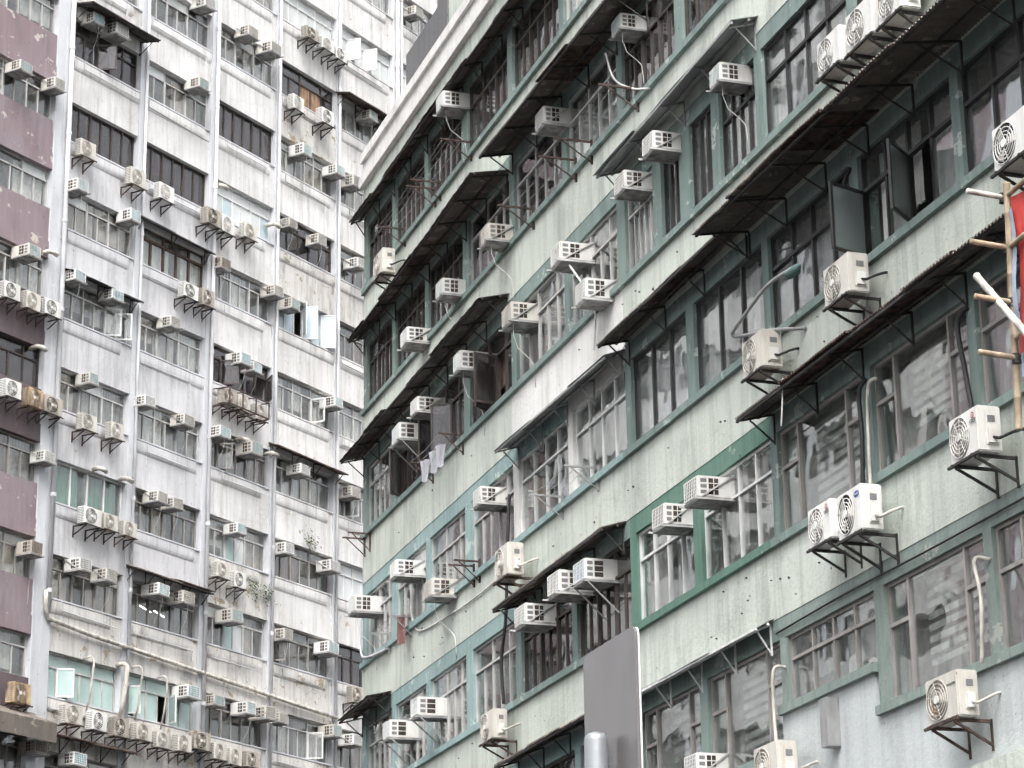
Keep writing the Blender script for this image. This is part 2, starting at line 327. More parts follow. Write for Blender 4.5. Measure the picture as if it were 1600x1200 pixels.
def window(bld, s0, s1, z0, z1, sty, opens=(), rec=.14, gap=None, mixg=None, single=True):
    fm, bw, nc, tf, gl, cur, cs = STY[sty]
    w = s1 - s0; h = z1 - z0; mb = MB(); d0, d1 = rec, rec + .07
    fo = .05
    mb.box(s0, s1, d0, d1, z0, z0 + fo).box(s0, s1, d0, d1, z1 - fo, z1)
    mb.box(s0, s0 + fo, d0, d1, z0 + fo, z1 - fo).box(s1 - fo, s1, d0, d1, z0 + fo, z1 - fo)
    zi0, zi1 = z0 + fo, z1 - fo; xi0, xi1 = s0 + fo, s1 - fo
    zt = zi1 - (zi1 - zi0) * tf if tf else zi1
    if sty == 'B':      # narrow column with transom, one wide light, narrow column
        xs = [xi0, xi0 + .2 * w, xi1 - .2 * w, xi1]; cells = []
        for i in range(3):
            if i != 1: cells += [(xs[i], xs[i + 1], zi0, zt), (xs[i], xs[i + 1], zt, zi1)]
            else: cells += [(xs[i], xs[i + 1], zi0, zi1)]
        for x in xs[1:3]: mb.box(x - bw / 2, x + bw / 2, d0 - .01, d1, zi0, zi1)
        for i in (0, 2): mb.box(xs[i] + (bw / 2 if i else 0), xs[i + 1] - (0 if i else bw / 2), d0 - .008, d1, zt - bw / 2, zt + bw / 2)
        tcells = []
    else:
        xs = [xi0 + (xi1 - xi0) * i / nc for i in range(nc + 1)]
        for i, x in enumerate(xs[1:-1]):
            b = bw * (1.5 if nc == 6 and i in (1, 3) else 1)
            mb.box(x - b / 2, x + b / 2, d0 - (.012 if b > bw else 0), d1, zi0, zt - bw / 2 if tf else zi1)
        if tf:
            mb.box(xi0, xi1, d0 - .015, d1, zt - bw / 2, zt + bw / 2)
            for x in xs[2:-1:2] if nc > 4 else xs[1:-1]: mb.box(x - bw / 2, x + bw / 2, d0, d1, zt + bw / 2, zi1)
        cells = [(xs[i], xs[i + 1], zi0, zt) for i in range(nc)]
        tcells = [(xi0, xi1, zt, zi1)] if tf else []
    win = build(mb, 'window', fm, bld)
    opens = {min(i, len(cells) - 1): v for i, v in dict(opens).items()}
    yg = (d0 + d1) / 2
    for i, (a, b, c, d) in enumerate(cells):
        if gap is not None and i in gap: continue
        if i in opens: continue
        gmat = gl
        if mixg and i in mixg: gmat = mixg[i]
        piece('pane', gmat, win, a + .012, b - .012, yg - .006, yg + .006, c + .012, d - .012)
    for (a, b, c, d) in tcells:
        if nc > 4 and tf:
            ts = [a] + list(xs[2:-1:2]) + [b]
        else: ts = xs
        for i in range(len(ts) - 1):
            gmat = gl
            if rnd.random() < .10 and gl == 'glass_clear': gmat = 'glass_frost'
            piece('pane', gmat, win, ts[i] + .012, ts[i + 1] - .012, yg - .006, yg + .006, c + .012, d - .012)
    # open casements: sash hinged on one jamb, swung outwards
    for i in opens:
        a, b, c, d = cells[i]; ww = b - a; ang = R_(rnd.uniform(48, 80)); side = opens[i]
        sb = MB(); e = .045
        sgn = 1 if side > 0 else -1
        sb.box(0, sgn * ww, -.02, .02, c, c + e).box(0, sgn * ww, -.02, .02, d - e, d)
        sb.box(0, sgn * e, -.02, .02, c + e, d - e).box(sgn * (ww - e), sgn * ww, -.02, .02, c + e, d - e)
        hx = a if sgn > 0 else b
        sash = build(sb, 'sash', fm if fm != 'alu' else 'alu_white', win, loc=(hx, d0, 0), rot=(0, 0, -sgn * ang))
        m = Matrix.Rotation(-sgn * ang, 3, 'Z') @ Vector((sgn * ww / 2, 0, 0))
        p = piece('pane', 'glass_seagreen' if sty == 'f' else gl, win, -ww / 2 + .04, ww / 2 - .04, -.006, .006, c + e, d - e)
        p.location = (hx + m.x, d0 + m.y, (c + d) / 2); p.rotation_euler = (0, 0, -sgn * ang)
    # curtains and blinds hang in the room
    if cur and sty == 'B' or sty == 'b_':
        a, b = xs[1], xs[2]; bb = MB(); n = int((zi1 - zi0) / .16)
        drop = rnd.uniform(.75, 1)
        for k in range(int(n * drop)):
            z = zi1 - .05 - k * .16; bb.bar((a, d1 + .22, z), (b, d1 + .22, z), .02, .09)
        build(bb, 'blind', 'blind', win)
    elif cur:
        nseg = rnd.choice((2, 3)); i0 = 0
        for k in range(nseg):
            a = xi0 + (xi1 - xi0) * k / nseg; b = xi0 + (xi1 - xi0) * (k + 1) / nseg
            if rnd.random() < cs:
                sh = rnd.uniform(.55, 1.0); a2, b2 = (a, a + (b - a) * sh) if rnd.random() < .5 else (b - (b - a) * sh, b)
                zb = zi0 - .1 if rnd.random() < .7 else zi0 + rnd.uniform(.1, .5)
                obj('curtain', curtain_mesh(rnd.choice(cur)), win, ((a2 + b2) / 2, d1 + .10, (zb + zi1) / 2), (0, 0, 0), (b2 - a2, .05, zi1 - zb))
    return win
def rooms(bld, s0, s1, zs, depth, parts, mat='interior'):
    mb = MB()
    for z in zs: mb.box(s0, s1, .26, depth, z - .14, z)
    mb.box(s0, s1, depth, depth + .12, zs[0] - .14, zs[-1])
    for a, b in zip(zs[:-1], zs[1:]):
        for x in parts: mb.box(x - .04, x + .04, .30, depth, a, b - .14)
    build(mb, 'interior', mat, bld)

# ------------------------------------------------------------------ WHITE BUILDING
white = obj('white_building', None, None, at(WF, 0, 0, 0), (0, 0, WF[1]))
tag(white, 'tall off-white apartment block with lavender pilasters and rows of grey windows', 'building')
ZT = lambda k: 20.84 + 2.877 * k
BAY = [(.36, 3.54), (3.86, 7.2), (7.6, 10.8), (11.12, 14.4), (14.7, 18.05), (18.62, 21.7), (22.0, 25.2)]
PIL = [(-.05, .34), (3.55, 3.85), (7.21, 7.59), (10.81, 11.11), (14.41, 14.69), (18.06, 18.61), (21.71, 21.99), (25.21, 25.6)]
WS = {0: dict(zip(range(-2, 11), 'hmhcgggknghgg')), 1: dict(zip(range(-2, 11), 'gmhhggtkggggg')), 2: dict(zip(range(-2, 11), 'hhgghngwkgggg')),
      3: dict(zip(range(-2, 11), 'gghhggbngnwgg')), 4: dict(zip(range(-2, 11), 'hhdwgghhggwgg')), 5: dict(zip(range(-2, 11), 'ghghgghghgwgg')), 6: dict(zip(range(-2, 11), 'ghghgghghgwgg'))}
WOPEN = {(0, 3): {4: 1, 5: 1}, (0, -1): {1: 1}, (1, -1): {0: 1, 3: -1}, (2, 3): {1: 1, 5: -1}, (2, 2): {1: 1}, (3, 4): {2: -1, 3: 1, 5: 1}, (3, 3): {4: 1},
         (3, -1): {4: 1}, (4, 2): {1: 1}, (0, 6): {2: 1}, (3, 0): {0: 1}, (4, 8): {1: 1, 3: 1}}
ROWS = range(-2, 10)
WP = ['paint_grey', 'paint_grey', 'paint_white', 'paint_white_b', 'paint_white_b', 'paint_white_b', 'paint_white_b']
top = ZT(9) + 1.4
for b, (a, c) in enumerate(BAY):
    for k in ROWS:
        zt = ZT(k); zb = zt - 1.36
        pm = WP[b]
        if k <= -2: pm = 'paint_lowgrey'
        elif k <= 0: pm = 'paint_dirty' if b < 4 else 'paint_white'
        elif (b, k) in ((3, 5), (2, 1), (4, 5), (3, 7)): pm = 'paint_dirty'
        elif k >= 6 and b < 2: pm = 'paint_white'
        zl = ZT(k - 1)
        # spandrel below this window: upper field, ledge and lower field butted
        piece('spandrel', pm, white, a - .005, c + .005, 0.0, .28, zl + .62, zb)
        piece('spandrel', pm, white, a - .005, c + .005, -.018, .28, zl, zl + .618)
        ap = MB(); prof = [(.0, zb - .02), (-.05, zb - .03), (-.055, zb - .22), (-.05, zb - .29), (-.03, zb - .36), (.0, zb - .41)]
        xa, xb = a + .02, c - rnd.choice((.02, .3, .5))
        for x in (xa, xb): ap.v += [(x, y, z) for y, z in prof]
        n_ = len(prof); ap.f = [(i, i + 1, i + 1 + n_, i + n_) for i in range(n_ - 1)] + [tuple(reversed(range(n_))), tuple(range(n_, 2 * n_))]
        build(ap, 'apron', pm, white)
        piece('sill', 'paint_lavender' if pm != 'paint_white_b' else 'paint_white', white, a + .0, c - .0, -.05, .12, zb + .001, zb + .05)
        window(white, a, c, zb + .05, zt, WS[b][k], WOPEN.get((b, k), {}),
               mixg={2: 'glass_mint', 3: 'glass_frost'} if (b, k) in ((2, 1), (2, 0)) else ({1: 'glass_blue', 5: 'glass_blue'} if (b, k) == (2, 5) else ({2: 'ply', 3: 'ply'} if (b, k) == (3, 7) else None)))
    piece('spandrel', WP[b], white, a - .005, c + .005, 0, .28, ZT(9), top)
for i, (a, c) in enumerate(PIL):
    piece('pilaster', 'paint_lavender', white, a, c, -.06, .3, 12.0, top)
piece('base_wall', 'paint_lowgrey', white, -.05, 25.6, .0, .28, 0, ZT(-3)-.003)
rooms(white, -.05, 25.6, [ZT(k) - 2.0 for k in range(-2, 11)] + [top], 2.6, [(x + y) / 2 for x, y in PIL])
piece('rear_block', 'paint_white', white, -.04, 25.6, 2.8, 14, 0, top + .2)
piece('roof_slab', 'paint_white', white, -.1, 25.7, -.1, 14.2, top + .2, top + .5)

# purple neighbour (runs on to the left out of the picture; the green windows mirror it)
purple = obj('purple_building', None, None, at(WF, 0, 0, 0), (0, 0, WF[1]))
tag(purple, 'weathered purple painted block at the left edge, beside the white building', 'building')
PZ = lambda k: ZT(k) + .32
PB = [(-3.7, -.42), (-7.5, -4.3), (-11.3, -8.1), (-15.1, -11.9)]
PS = dict(zip(range(-2, 10), 'hghhngggggggg'))
for b, (a, c) in enumerate(PB):
    for k in ROWS:
        zt = PZ(k); zb = zt - 1.26; zl = PZ(k - 1)
        pm = 'paint_purple_dark' if k in (2, 3, -1) else 'paint_purple'
        if b > 0: pm = 'paint_white'
        piece('spandrel', pm, purple, a - .3, c + .3, 0.0, .28, zl + .55, zb)
        piece('spandrel', pm, purple, a - .3, c + .3, -.035, .28, zl, zl + .55)
        window(purple, a, c, zb, zt, PS[k] if b == 0 else 'g', mixg={1: 'ply'} if (b, k) == (0, 1) else None)
    piece('pilaster', 'paint_lavender', purple, c + .005, c + .32, -.03, .3, 12.0, PZ(9)) if b else piece('pilaster', 'paint_lavender', purple, c + .005, -.055, -.05, .3, 12.0, PZ(9))
piece('base_wall', 'paint_purple_dark', purple, -15.4, -.06, .0, .28, 0, PZ(-3) - .003)
rooms(purple, -15.4, -.06, [PZ(k) - 2.0 for k in range(-2, 11)], 2.6, [-.1, -3.95, -7.8, -11.6, -15.3])
piece('rear_block', 'paint_purple', purple, -15.4, -.06, 2.8, 14, 0, PZ(9))
piece('roof_slab', 'paint_purple', purple, -15.5, -.12, -.1, 14.2, PZ(9), PZ(9) + .3)

# ------------------------------------------------------------------ GREEN BUILDING
green = obj('green_building', None, None, at(GF, 0, 0, 0), (0, 0, GF[1]))
tag(green, 'pale green rendered block with teal pillars and lintels, rising towards the right', 'building')
ZS = {'A': 24.42, 'B': 21.22, 'C': 18.02, 'D': 14.80, 'E': 11.58, 'F': 8.38}
WH = 1.78; S1 = 40.0
P0 = [(0.0, .42), (2.6, 3.06), (5.45, 5.9), (8.45, 9.05), (11.8, 12.3), (15.15, 15.6), (18.3, 18.75), (21.25, 21.75), (24.5, 24.9), (27.75, 28.2), (30.95, 31.35), (34.3, 34.7), (37.5, 37.9)]
PC = P0[:6] + [(18.1, 18.68), (19.95, 20.5), (21.2, 21.86), (22.7, 23.2), (24.55, 25.0), (28.0, 28.4), (31.2, 31.6), (34.3, 34.7), (37.5, 37.9)]
shr = lambda P: [(a, c - .08) if a < .1 else (a + .07, c - .09) for a, c in P]
P0 = shr(P0); PC = shr(PC)
PR = {'A': P0, 'B': P0, 'C': PC, 'D': P0, 'E': P0, 'F': P0}
GS = {'A': 'dddddaaaaaaa', 'B': 'dddeeaddaaaa', 'C': 'adnnaaaFFffffff', 'D': 'aaaaWWFFfffff', 'E': 'aaaaddWWBBrBB', 'F': 'rrrrddBBrBBrr'}
GOPEN = {('C', 1): {1: 1}, ('C', 2): {0: 1, 2: -1}, ('C', 3): {2: 1, 3: 1}, ('D', 9): {0: 1, 2: 1}}
def sect(row, s):     # paint of lintel, pillar, sill in a stretch
    if row in 'ABC': return 'teal'
    if row == 'D': return 'teal_pale' if s < 12 else ('render_white' if s < 18.3 else 'teal')
    if row == 'E': return 'teal_pale' if s < 11.8 else ('teal' if s < 18.2 else ('green_bright' if s < 24.5 else 'teal'))
    return 'teal_pale' if s < 18.2 else ('teal' if s < 24.5 else 'grey_green')
zr = {'A': 27.62}; prev = None
for row in 'ABCDEF':
    z0 = ZS[row]; zw0 = z0 + .13; zw1 = z0 + WH; zb = zw1 + .33
    ztop = 26.9 if row == 'A' else ZS[chr(ord(row) - 1)]
    pil = PR[row]
    # lintel, sill and wall band, bay group by bay group
    for (a, _), (c, _) in zip(pil[:-1], pil[1:]):
        sm = sect(row, a + .1)
        if row == 'F' and 24.4 < a < 27.6: zlo = z0 + .62
        else: zlo = z0
        piece('lintel', sm if row != 'E' or a > 1 else 'teal', green, a, c, -.01, .28, zw1, zb)
        piece('sill', sm if sm != 'render_white' else 'teal_pale', green, a, c, -.10, .28, zlo, zlo + .13)
        wm = 'render_cream'
        if row == 'D' and a > 11.5 and a < 18.2: wm = 'render_white'
        if row == 'C' and 11.5 < a < 18: wm = 'render_cream'
        piece('wall_panel', wm, green, a, c, -.02 if row != 'D' else -.022, .28, zb, ztop)
    for a, c in pil:
        piece('pillar', sect(row, (a + c) / 2 if a > .5 else .1), green, a, c, -.015, .30, z0 + .131, zw1 - .001)
    for i, ((_, a), (c, _)) in enumerate(zip(pil[:-1], pil[1:])):
        zlo = zw0 + (.62 if row == 'F' and 24.4 < a < 27.6 else 0)
        st = GS[row][i] if i < len(GS[row]) else 'a'
        window(green, a, c, zlo, zw1, st, GOPEN.get((row, i), {}), rec=.05)
# below the lowest visible sill, and roof parapet with a stepped cornice
piece('wall_panel', 'render_blue', green, 0, 27.75, -.02, .28, 7.2, ZS['F'])
piece('wall_panel', 'render_blue', green, 24.55, 27.72, -.018, .27, ZS['F'] + .002, ZS['F'] + .619)
piece('wall_panel', 'render_blue', green, 27.755, S1, -.02, .28, 7.2, ZS['F'])
piece('base_wall', 'teal_dark', green, 0, S1, .1, .3, 0, 7.1)
piece('shop_fascia', 'render_cream', green, 0, S1, -.25, .3, 6.6, 7.18)
piece('parapet', 'render_cream', green, -.02, S1, -.03, .30, 26.9, 27.35)
piece('cornice', 'render_white', green, -.05, S1, -.16, .30, 27.35, 27.62)
piece('parapet', 'render_white', green, -.02, S1, -.05, .30, 27.62, 28.05)
piece('cornice', 'render_white', green, -.04, S1, -.13, .30, 28.05, 28.3)
piece('roof_wall', 'roof_grey', green, 3.9, 7.4, .0, .25, 28.302, 29.35)
piece('roof_wall', 'render_cream', green, 7.402, S1, .05, .30, 28.302, 30.6)
piece('roof_wall', 'roof_grey', green, 4.6, 7.3, .6, 3.0, 29.0, 31.5)
rooms(green, 0.0, S1, [6.9] + [ZS[r] - .35 for r in 'FEDCBA'] + [26.85], 3.0, [(a + c) / 2 for a, c in P0])
piece('rear_block', 'render_cream', green, .0, S1, 3.2, 13, 0, 28.0)
piece('end_wall', 'render_cream', green, -.012, -.002, .0, 13, 0, 27.3)
# extra dark hoods behind canopies: inner teal faces are the lintels already built

# drops of old fixing anchors in the render (small plugs)
mb = MB()
for i in range(70):
    s = rnd.uniform(3, 34); r = rnd.choice('CDEF'); zz = ZS[r] - rnd.uniform(.15, .95)
    if r == 'F': zz = ZS['E'] - rnd.uniform(.15, .95)
    t = rnd.uniform(.008, .017); mb.box(s, s + t, -.05, -.015, zz, zz + t * rnd.uniform(1, 2.5))
o = build(mb, 'fixing_holes', 'steel_dark', green); o['kind'] = 'stuff'

# ------------------------------------------------------------------ AIR CONDITIONERS
def bevel_box(me_name, mat, x, y0, y1, z, bev=.02):
    bm = bmesh.new(); bmesh.ops.create_cube(bm, size=1)
    for v in bm.verts: v.co = Vector((v.co.x * x, (y0 + y1) / 2 + v.co.y * (y1 - y0), v.co.z * z))
    bmesh.ops.bevel(bm, geom=bm.edges[:], offset=bev, segments=2, affect='EDGES')
    me = bpy.data.meshes.new(me_name); bm.to_mesh(me); bm.free(); me.materials.append(MATS[mat]); return me
def proto_window(body, grille, strut=0, hose=0):
    W_, H_, D0, D1 = .62, .42, -.62, .12
    r = obj('window_air_conditioner', None)
    obj('casing', bevel_box('casing', body, W_, D0, D1, H_, .012), r)
    g = MB().box(-W_ / 2 + .035, W_ / 2 - .035, D0 - .006, D0 + .01, -H_ / 2 + .035, H_ / 2 - .035); build(g, 'coil_panel', grille, r)
    f = MB()
    for i in range(8): x = -W_ / 2 + .025 + i * (W_ - .05) / 7; f.box(x - (.005 if 0 < i < 7 else .014), x + (.005 if 0 < i < 7 else .014), D0 - .02, D0 - .004, -H_ / 2 + .02, H_ / 2 - .02)
    for j in range(6): z = -H_ / 2 + .025 + j * (H_ - .05) / 5; f.box(-W_ / 2 + .02, W_ / 2 - .02, D0 - .017, D0 - .005, z - (.005 if 0 < j < 5 else .012), z + (.005 if 0 < j < 5 else .012))
    build(f, 'grille', body, r)
    for sx in (-1, 1):
        x0 = sx * (W_ / 2 + .004)
        v = MB()
        for k in range(3): z = -.115 + k * .115; v.box(min(x0, x0 - sx * .02), max(x0, x0 - sx * .02), -.57, -.45, z - .036, z + .036)
        build(v, 'vent', 'grille_grey', r)
        v = MB().box(min(x0, x0 - sx * .02), max(x0, x0 - sx * .02), -.41, -.22, -.16, .16); build(v, 'vent', 'coil', r)
        v = MB()
        for k in range(2): z = -.06 + k * .12; v.box(min(x0 + sx * .006, x0), max(x0 + sx * .006, x0), -.415, -.215, z - .008, z + .008)
        v.box(min(x0 + sx * .006, x0), max(x0 + sx * .006, x0), -.32, -.305, -.16, .16) if strut != 2 else None
        build(v, 'vent_rib', body, r)
    b = MB()
    b.box(-.34, .34, D0 - .01, .1, -H_ / 2 - .035, -H_ / 2 - .004)
    build(b, 'drip_tray', 'ac_under', r)
    b = MB()
    for sx in (-.33, .33):
        if strut: b.bar((sx * 1.0, -.60, -.24), (sx * 1.0, .1, .25 if strut == 1 else -.85), .028)
        b.bar((sx, -.72, -.25), (sx, .1, -.25), .035)
    b.bar((-.33, -.6, -.25), (.33, -.6, -.25), .03)
    build(b, 'bracket', 'steel_grey' if strut != 1 else rnd.choice(('steel_grey', 'alu')), r)
    if hose:
        h = MB().tube([(.1, -.5, -.24), (.1, -.5, -.5), (.12, -.4, -.8), (.2, -.15, -1.05), (.27, -.07, -1.2), (.3, -.05, -1.5), (.3, -.04, -1.75)], .009, 5)
        build(h, 'drain_hose', 'hose_white', r, True)
    return r
def proto_outdoor(body, style, w=.80, h=.62, d=.32):
    r = obj('outdoor_air_conditioner', None); y0, y1 = -.42 - d / 2, -.42 + d / 2
    obj('casing', bevel_box('casing', body, w, y0, y1, h, .018), r)
    cx = -.10; R = min(h, w) * .44
    build(MB().disc((cx, 0), R, y0 - .004, 28), 'fan_recess', 'fan_brown' if style != 'dark' else 'dark', r)
    f = MB()
    for q in (1.0, .8, .6, .42): f.ring((cx, 0), R * q - .010, R * q, y0 - .018, 24)
    nsp = 10 if style == 'radial' else 6
    for k in range(nsp):
        t = 2 * math.pi * k / nsp + .2; tw = .0 if style == 'radial' else .6
        f.bar((cx + .05 * math.cos(t), y0 - .012, .05 * math.sin(t)), (cx + R * math.cos(t + tw), y0 - .012, R * math.sin(t + tw)), .010)
    build(f, 'fan_grille', body, r)
    build(MB().tube([(cx, y0 - .03, 0), (cx, y0, 0)], .055, 12), 'fan_hub', 'ac_white', r)
    fb = MB()
    for k in range(3):
        t = 2 * math.pi * k / 3
        a = Vector((cx, y0 - .006, 0)); p = [Vector((math.cos(t + e) * q * R, -.002 * e, math.sin(t + e) * q * R)) + a for q, e in ((.2, 0), (.88, -.25), (.9, .35), (.25, .5))]
        n = len(fb.v); fb.v += [tuple(x) for x in p]; fb.f.append((n, n + 1, n + 2, n + 3))
    build(fb, 'fan_blade', 'ac_cream', r)
    lv = MB()
    for k in range(9):
        z = -h / 2 + .07 + k * (h - .14) / 8
        for c in (0, 1): lv.box(-w / 2 - .006, -w / 2 + .01, y0 + .03 + c * .14, y0 + .15 + c * .14, z - .012, z + .012)
    build(lv, 'side_louvre', 'grille_grey', r)
    sp = MB().box(w / 2 - .01, w / 2 + .012, y0 + .10, y1 - .05, -h * .36, h * .38); build(sp, 'service_panel', body, r)
    sp = MB().box(w / 2 + .01, w / 2 + .045, y0 + .12, y1 - .08, -h * .32, -.0); build(sp, 'valve_cover', 'ac_white', r)
    sp = MB().box(w / 2 + .01, w / 2 + .018, y0 + .13, y1 - .09, h * .14, h * .28); build(sp, 'data_plate', 'grille_grey', r)
    b = MB()
    for sx in (-.28, .28):
        b.bar((sx, y0 - .06, -h / 2 - .03), (sx, .02, -h / 2 - .03), .04); b.bar((sx, y0, -h / 2 - .05), (sx, .0, -h / 2 - .36), .032); b.bar((sx, -.02, -h / 2 - .0), (sx, -.02, -h / 2 - .42), .04)
    b.bar((-.42, y0 - .03, -h / 2 - .03), (.42, y0 - .03, -h / 2 - .03), .035)
    build(b, 'bracket', 'steel_dark' if style != 'grey' else 'steel_rust', r)
    p = MB().tube([(w / 2 + .02, -.40, -.12), (w / 2 + .12, -.36, -.16), (w / 2 + .16, -.2, -.08), (w / 2 + .13, -.06, -.02), (w / 2 + .12, .06, .0)], .022, 6)
    build(p, 'pipe', 'hose_black' if style == 'radial' else 'pipe_cream', r, True)
    return r
PW = [proto_window('ac_white', 'grille_teal', 0, 1), proto_window('ac_white', 'grille_grey', 1, 0), proto_window('ac_cream', 'grille_grey', 1, 1),
      proto_window('ac_white', 'grille_blue', 2, 0), proto_window('ac_cream', 'grille_teal', 0, 0), proto_window('ac_dirty', 'coil', 0, 1)]
PO = [proto_outdoor('ac_white', 'radial'), proto_outdoor('ac_cream', 'grey'), proto_outdoor('ac_white', 'dark'), proto_outdoor('ac_dirty', 'dark'), proto_outdoor('ac_cream', 'radial', .86, .66, .34), proto_outdoor('ac_rust', 'grey', .75, .6, .34)]
WDESC = ['white window air conditioner', 'white window air conditioner', 'cream window air conditioner', 'white window air conditioner', 'cream window air conditioner', 'dirty window air conditioner']
ODESC = ['white outdoor air conditioner', 'cream outdoor air conditioner', 'white outdoor air conditioner', 'dirty outdoor air conditioner', 'large cream outdoor air conditioner', 'rusty outdoor air conditioner']
used = set()
def put(proto, F, s, z, sc=1.0, tilt=0):
    o = proto
    if id(proto) in used: o = copy_tree(proto)
    used.add(id(proto))
    o.location = at(F, s, 0, z); o.rotation_euler = (0, tilt, F[1]); o.scale = (sc * rnd.uniform(.88, 1.12), sc * rnd.uniform(.9, 1.08), sc * rnd.uniform(.92, 1.1)); return o
GW = [(8.76, 25.91), (19.59, 22.71), (24.15, 19.64), (21.21, 19.66), (19.67, 19.55), (15.35, 22.67), (16.45, 19.37), (11.91, 21.51), (8.51, 21.54), (5.73, 21.34), (13.15, 19.31), (17.7, 18.18), (9.89, 19.38), (6.6, 19.41), (4.91, 19.27), (10.96, 16.11), (4.95, 16.05), (7.69, 14.95), (1.22, 16.1), (13.88, 12.95), (15.98, 13.07), (17.2, 13.0), (6.67, 12.57), (4.3, 12.52), (20.95, 13.03), (22.63, 13.02), (22.06, 8.67)]
GO_ = [(3.32, 23.99, 4), (12.83, 14.24, 1), (11.59, 11.23, 1), (25.3, 14.41, 4), (28.33, 14.52, 4), (28.6, 17.96, 0), (29.51, 17.99, 0), (30.45, 17.97, 0), (31.8, 11.17, 0), (27.26, 11.22, 0), (28.39, 11.08, 2), (30.62, 8.05, 1), (25.14, 8.13, 1), (33.52, 14.5, 2)]
WW = [(0.97, 38.19), (1.99, 38.19), (-2.28, 35.23), (-0.73, 35.29), (6.19, 37.98), (6.38, 41.0), (8.82, 40.94), (0.37, 32.31), (2.99, 32.23), (-1.62, 29.52), (10.07, 40.82), (16.08, 40.55), (12.01, 37.73), (14.02, 37.67), (15.09, 37.63), (11.36, 34.78), (13.05, 34.73), (19.1, 46.0), (0.51, 29.42), (2.3, 29.36), (1.36, 26.4), (-0.45, 23.5), (5.12, 29.32), (3.99, 26.4), (5.95, 26.29), (7.66, 32.12), (4.71, 23.49), (5.56, 23.5), (8.72, 29.12), (9.49, 29.05), (7.69, 26.34), (9.39, 26.23), (10.51, 32.04), (11.53, 31.9), (13.97, 29.04), (12.12, 26.18), (15.03, 26.09), (15.35, 34.58), (-0.84, 20.68), (1.25, 20.63), (2.44, 20.55), (4.81, 20.58), (6.06, 20.59), (8.76, 23.4), (8.49, 20.49), (-0.34, 15.01), (1.36, 14.91), (6.43, 17.71), (7.83, 17.68), (9.34, 17.68), (11.36, 23.32), (13.9, 23.25), (11.32, 20.42), (13.82, 20.43), (11.2, 17.67), (14.04, 17.68), (10.31, 17.68), (15.23, 17.56)]
WO_ = [(0.74, 33.66), (3.08, 33.52), (4.54, 33.53), (6.87, 33.46), (7.72, 33.49), (9.0, 33.69), (12.31, 42.3), (13.25, 42.25), (14.12, 42.22), (11.56, 39.33), (13.25, 39.43), (-2.3, 28.08), (-1.41, 28.03), (-0.56, 28.07), (-2.15, 25.1), (-1.21, 25.08), (-0.35, 25.09), (1.23, 24.98), (2.53, 25.05), (5.88, 30.59), (6.8, 30.65), (7.95, 27.59), (8.8, 27.61), (9.65, 27.52), (1.5, 22.13), (2.39, 22.17), (3.31, 22.16), (7.85, 21.83), (8.81, 21.72), (-1.23, 16.38), (1.01, 16.14), (2.17, 16.13), (3.2, 16.12), (4.18, 16.12), (5.17, 16.04), (6.15, 16.09), (7.0, 16.28), (7.85, 16.08), (8.68, 16.04), (9.52, 16.07), (15.33, 19.09)]
acs = []
for (s, z) in GW:
    i = rnd.choice((0, 1, 1, 3, 2)) if s < 18 else rnd.choice((1, 1, 0))
    if (s, z) in ((6.67, 12.57), (4.3, 12.52)): i = 3
    acs.append(['G', s, z, put(PW[i], GF, s - .05, z, (.80 if s > 18 else .88) * rnd.uniform(.94, 1.08), R_(rnd.uniform(-2, 2))), WDESC[i]])
for (s, z, i) in GO_: acs.append(['G', s, z, put(PO[i], GF, s, z, .98), ODESC[i]])
for (s, z) in WW:
    i = rnd.choice((0, 0, 1, 2, 2, 4, 5)); acs.append(['W', s, z, put(PW[i], WF, s, z, rnd.uniform(.74, .9), R_(rnd.uniform(-2.5, 2.5))), WDESC[i]])
for n, (s, z) in enumerate(WO_):
    i = rnd.choice((0, 1, 1, 2, 2, 3)) if z > 17 else rnd.choice((1, 1, 3, 2))
    if n == 29: i = 5
    if n in (11, 12, 13, 14, 15, 16): i = (2, 1, 2, 2, 5, 3)[n - 11]
    acs.append(['W', s, z, put(PO[i], WF, s, z, rnd.uniform(.80, .9), R_(rnd.uniform(-1.5, 1.5))), ODESC[i]])
def bayname(s):
    if s < 0: return 'purple wall bay'
    for n, (a, c) in enumerate(PIL[1:]):
        if s < (a + c) / 2: return ORD[n] + ' bay from purple wall'
    return 'far right bay'
cells = {}
for a in acs:
    if a[0] == 'G':
        row = min('ABCDEF', key=lambda r: abs(ZS[r] + 1.0 - a[2])); key = ('G', row)
    else:
        k = round((a[2] - 20.6) / 2.877 * 2) / 2; key = ('W', bayname(a[1]), k)
    cells.setdefault(key, []).append(a)
for key, lst in cells.items():
    lst.sort(key=lambda a: a[1])
    for n, a in enumerate(lst):
        if key[0] == 'G':
            lab = '%s, %s from left in %s window row of green building' % (a[4], ORD[n], ORD['ABCDEF'.index(key[1])])
        else:
            k = key[2]; lev = ('%s row from bottom' % ORD[int(k) + 2]) if k == int(k) else ('below %s row' % ORD[int(k + .5) + 2])
            pos = '' if len(lst) == 1 else (', left' if n == 0 else (', right' if n == len(lst) - 1 else ', ' + ORD[n] + ' from left'))
            lab = '%s, %s, %s%s' % (a[4].replace(' air conditioner', ' AC unit'), key[1], lev, pos)
        tag(a[3], lab, 'air conditioner', 'air conditioners on the %s building' % ('green' if key[0] == 'G' else 'white'))
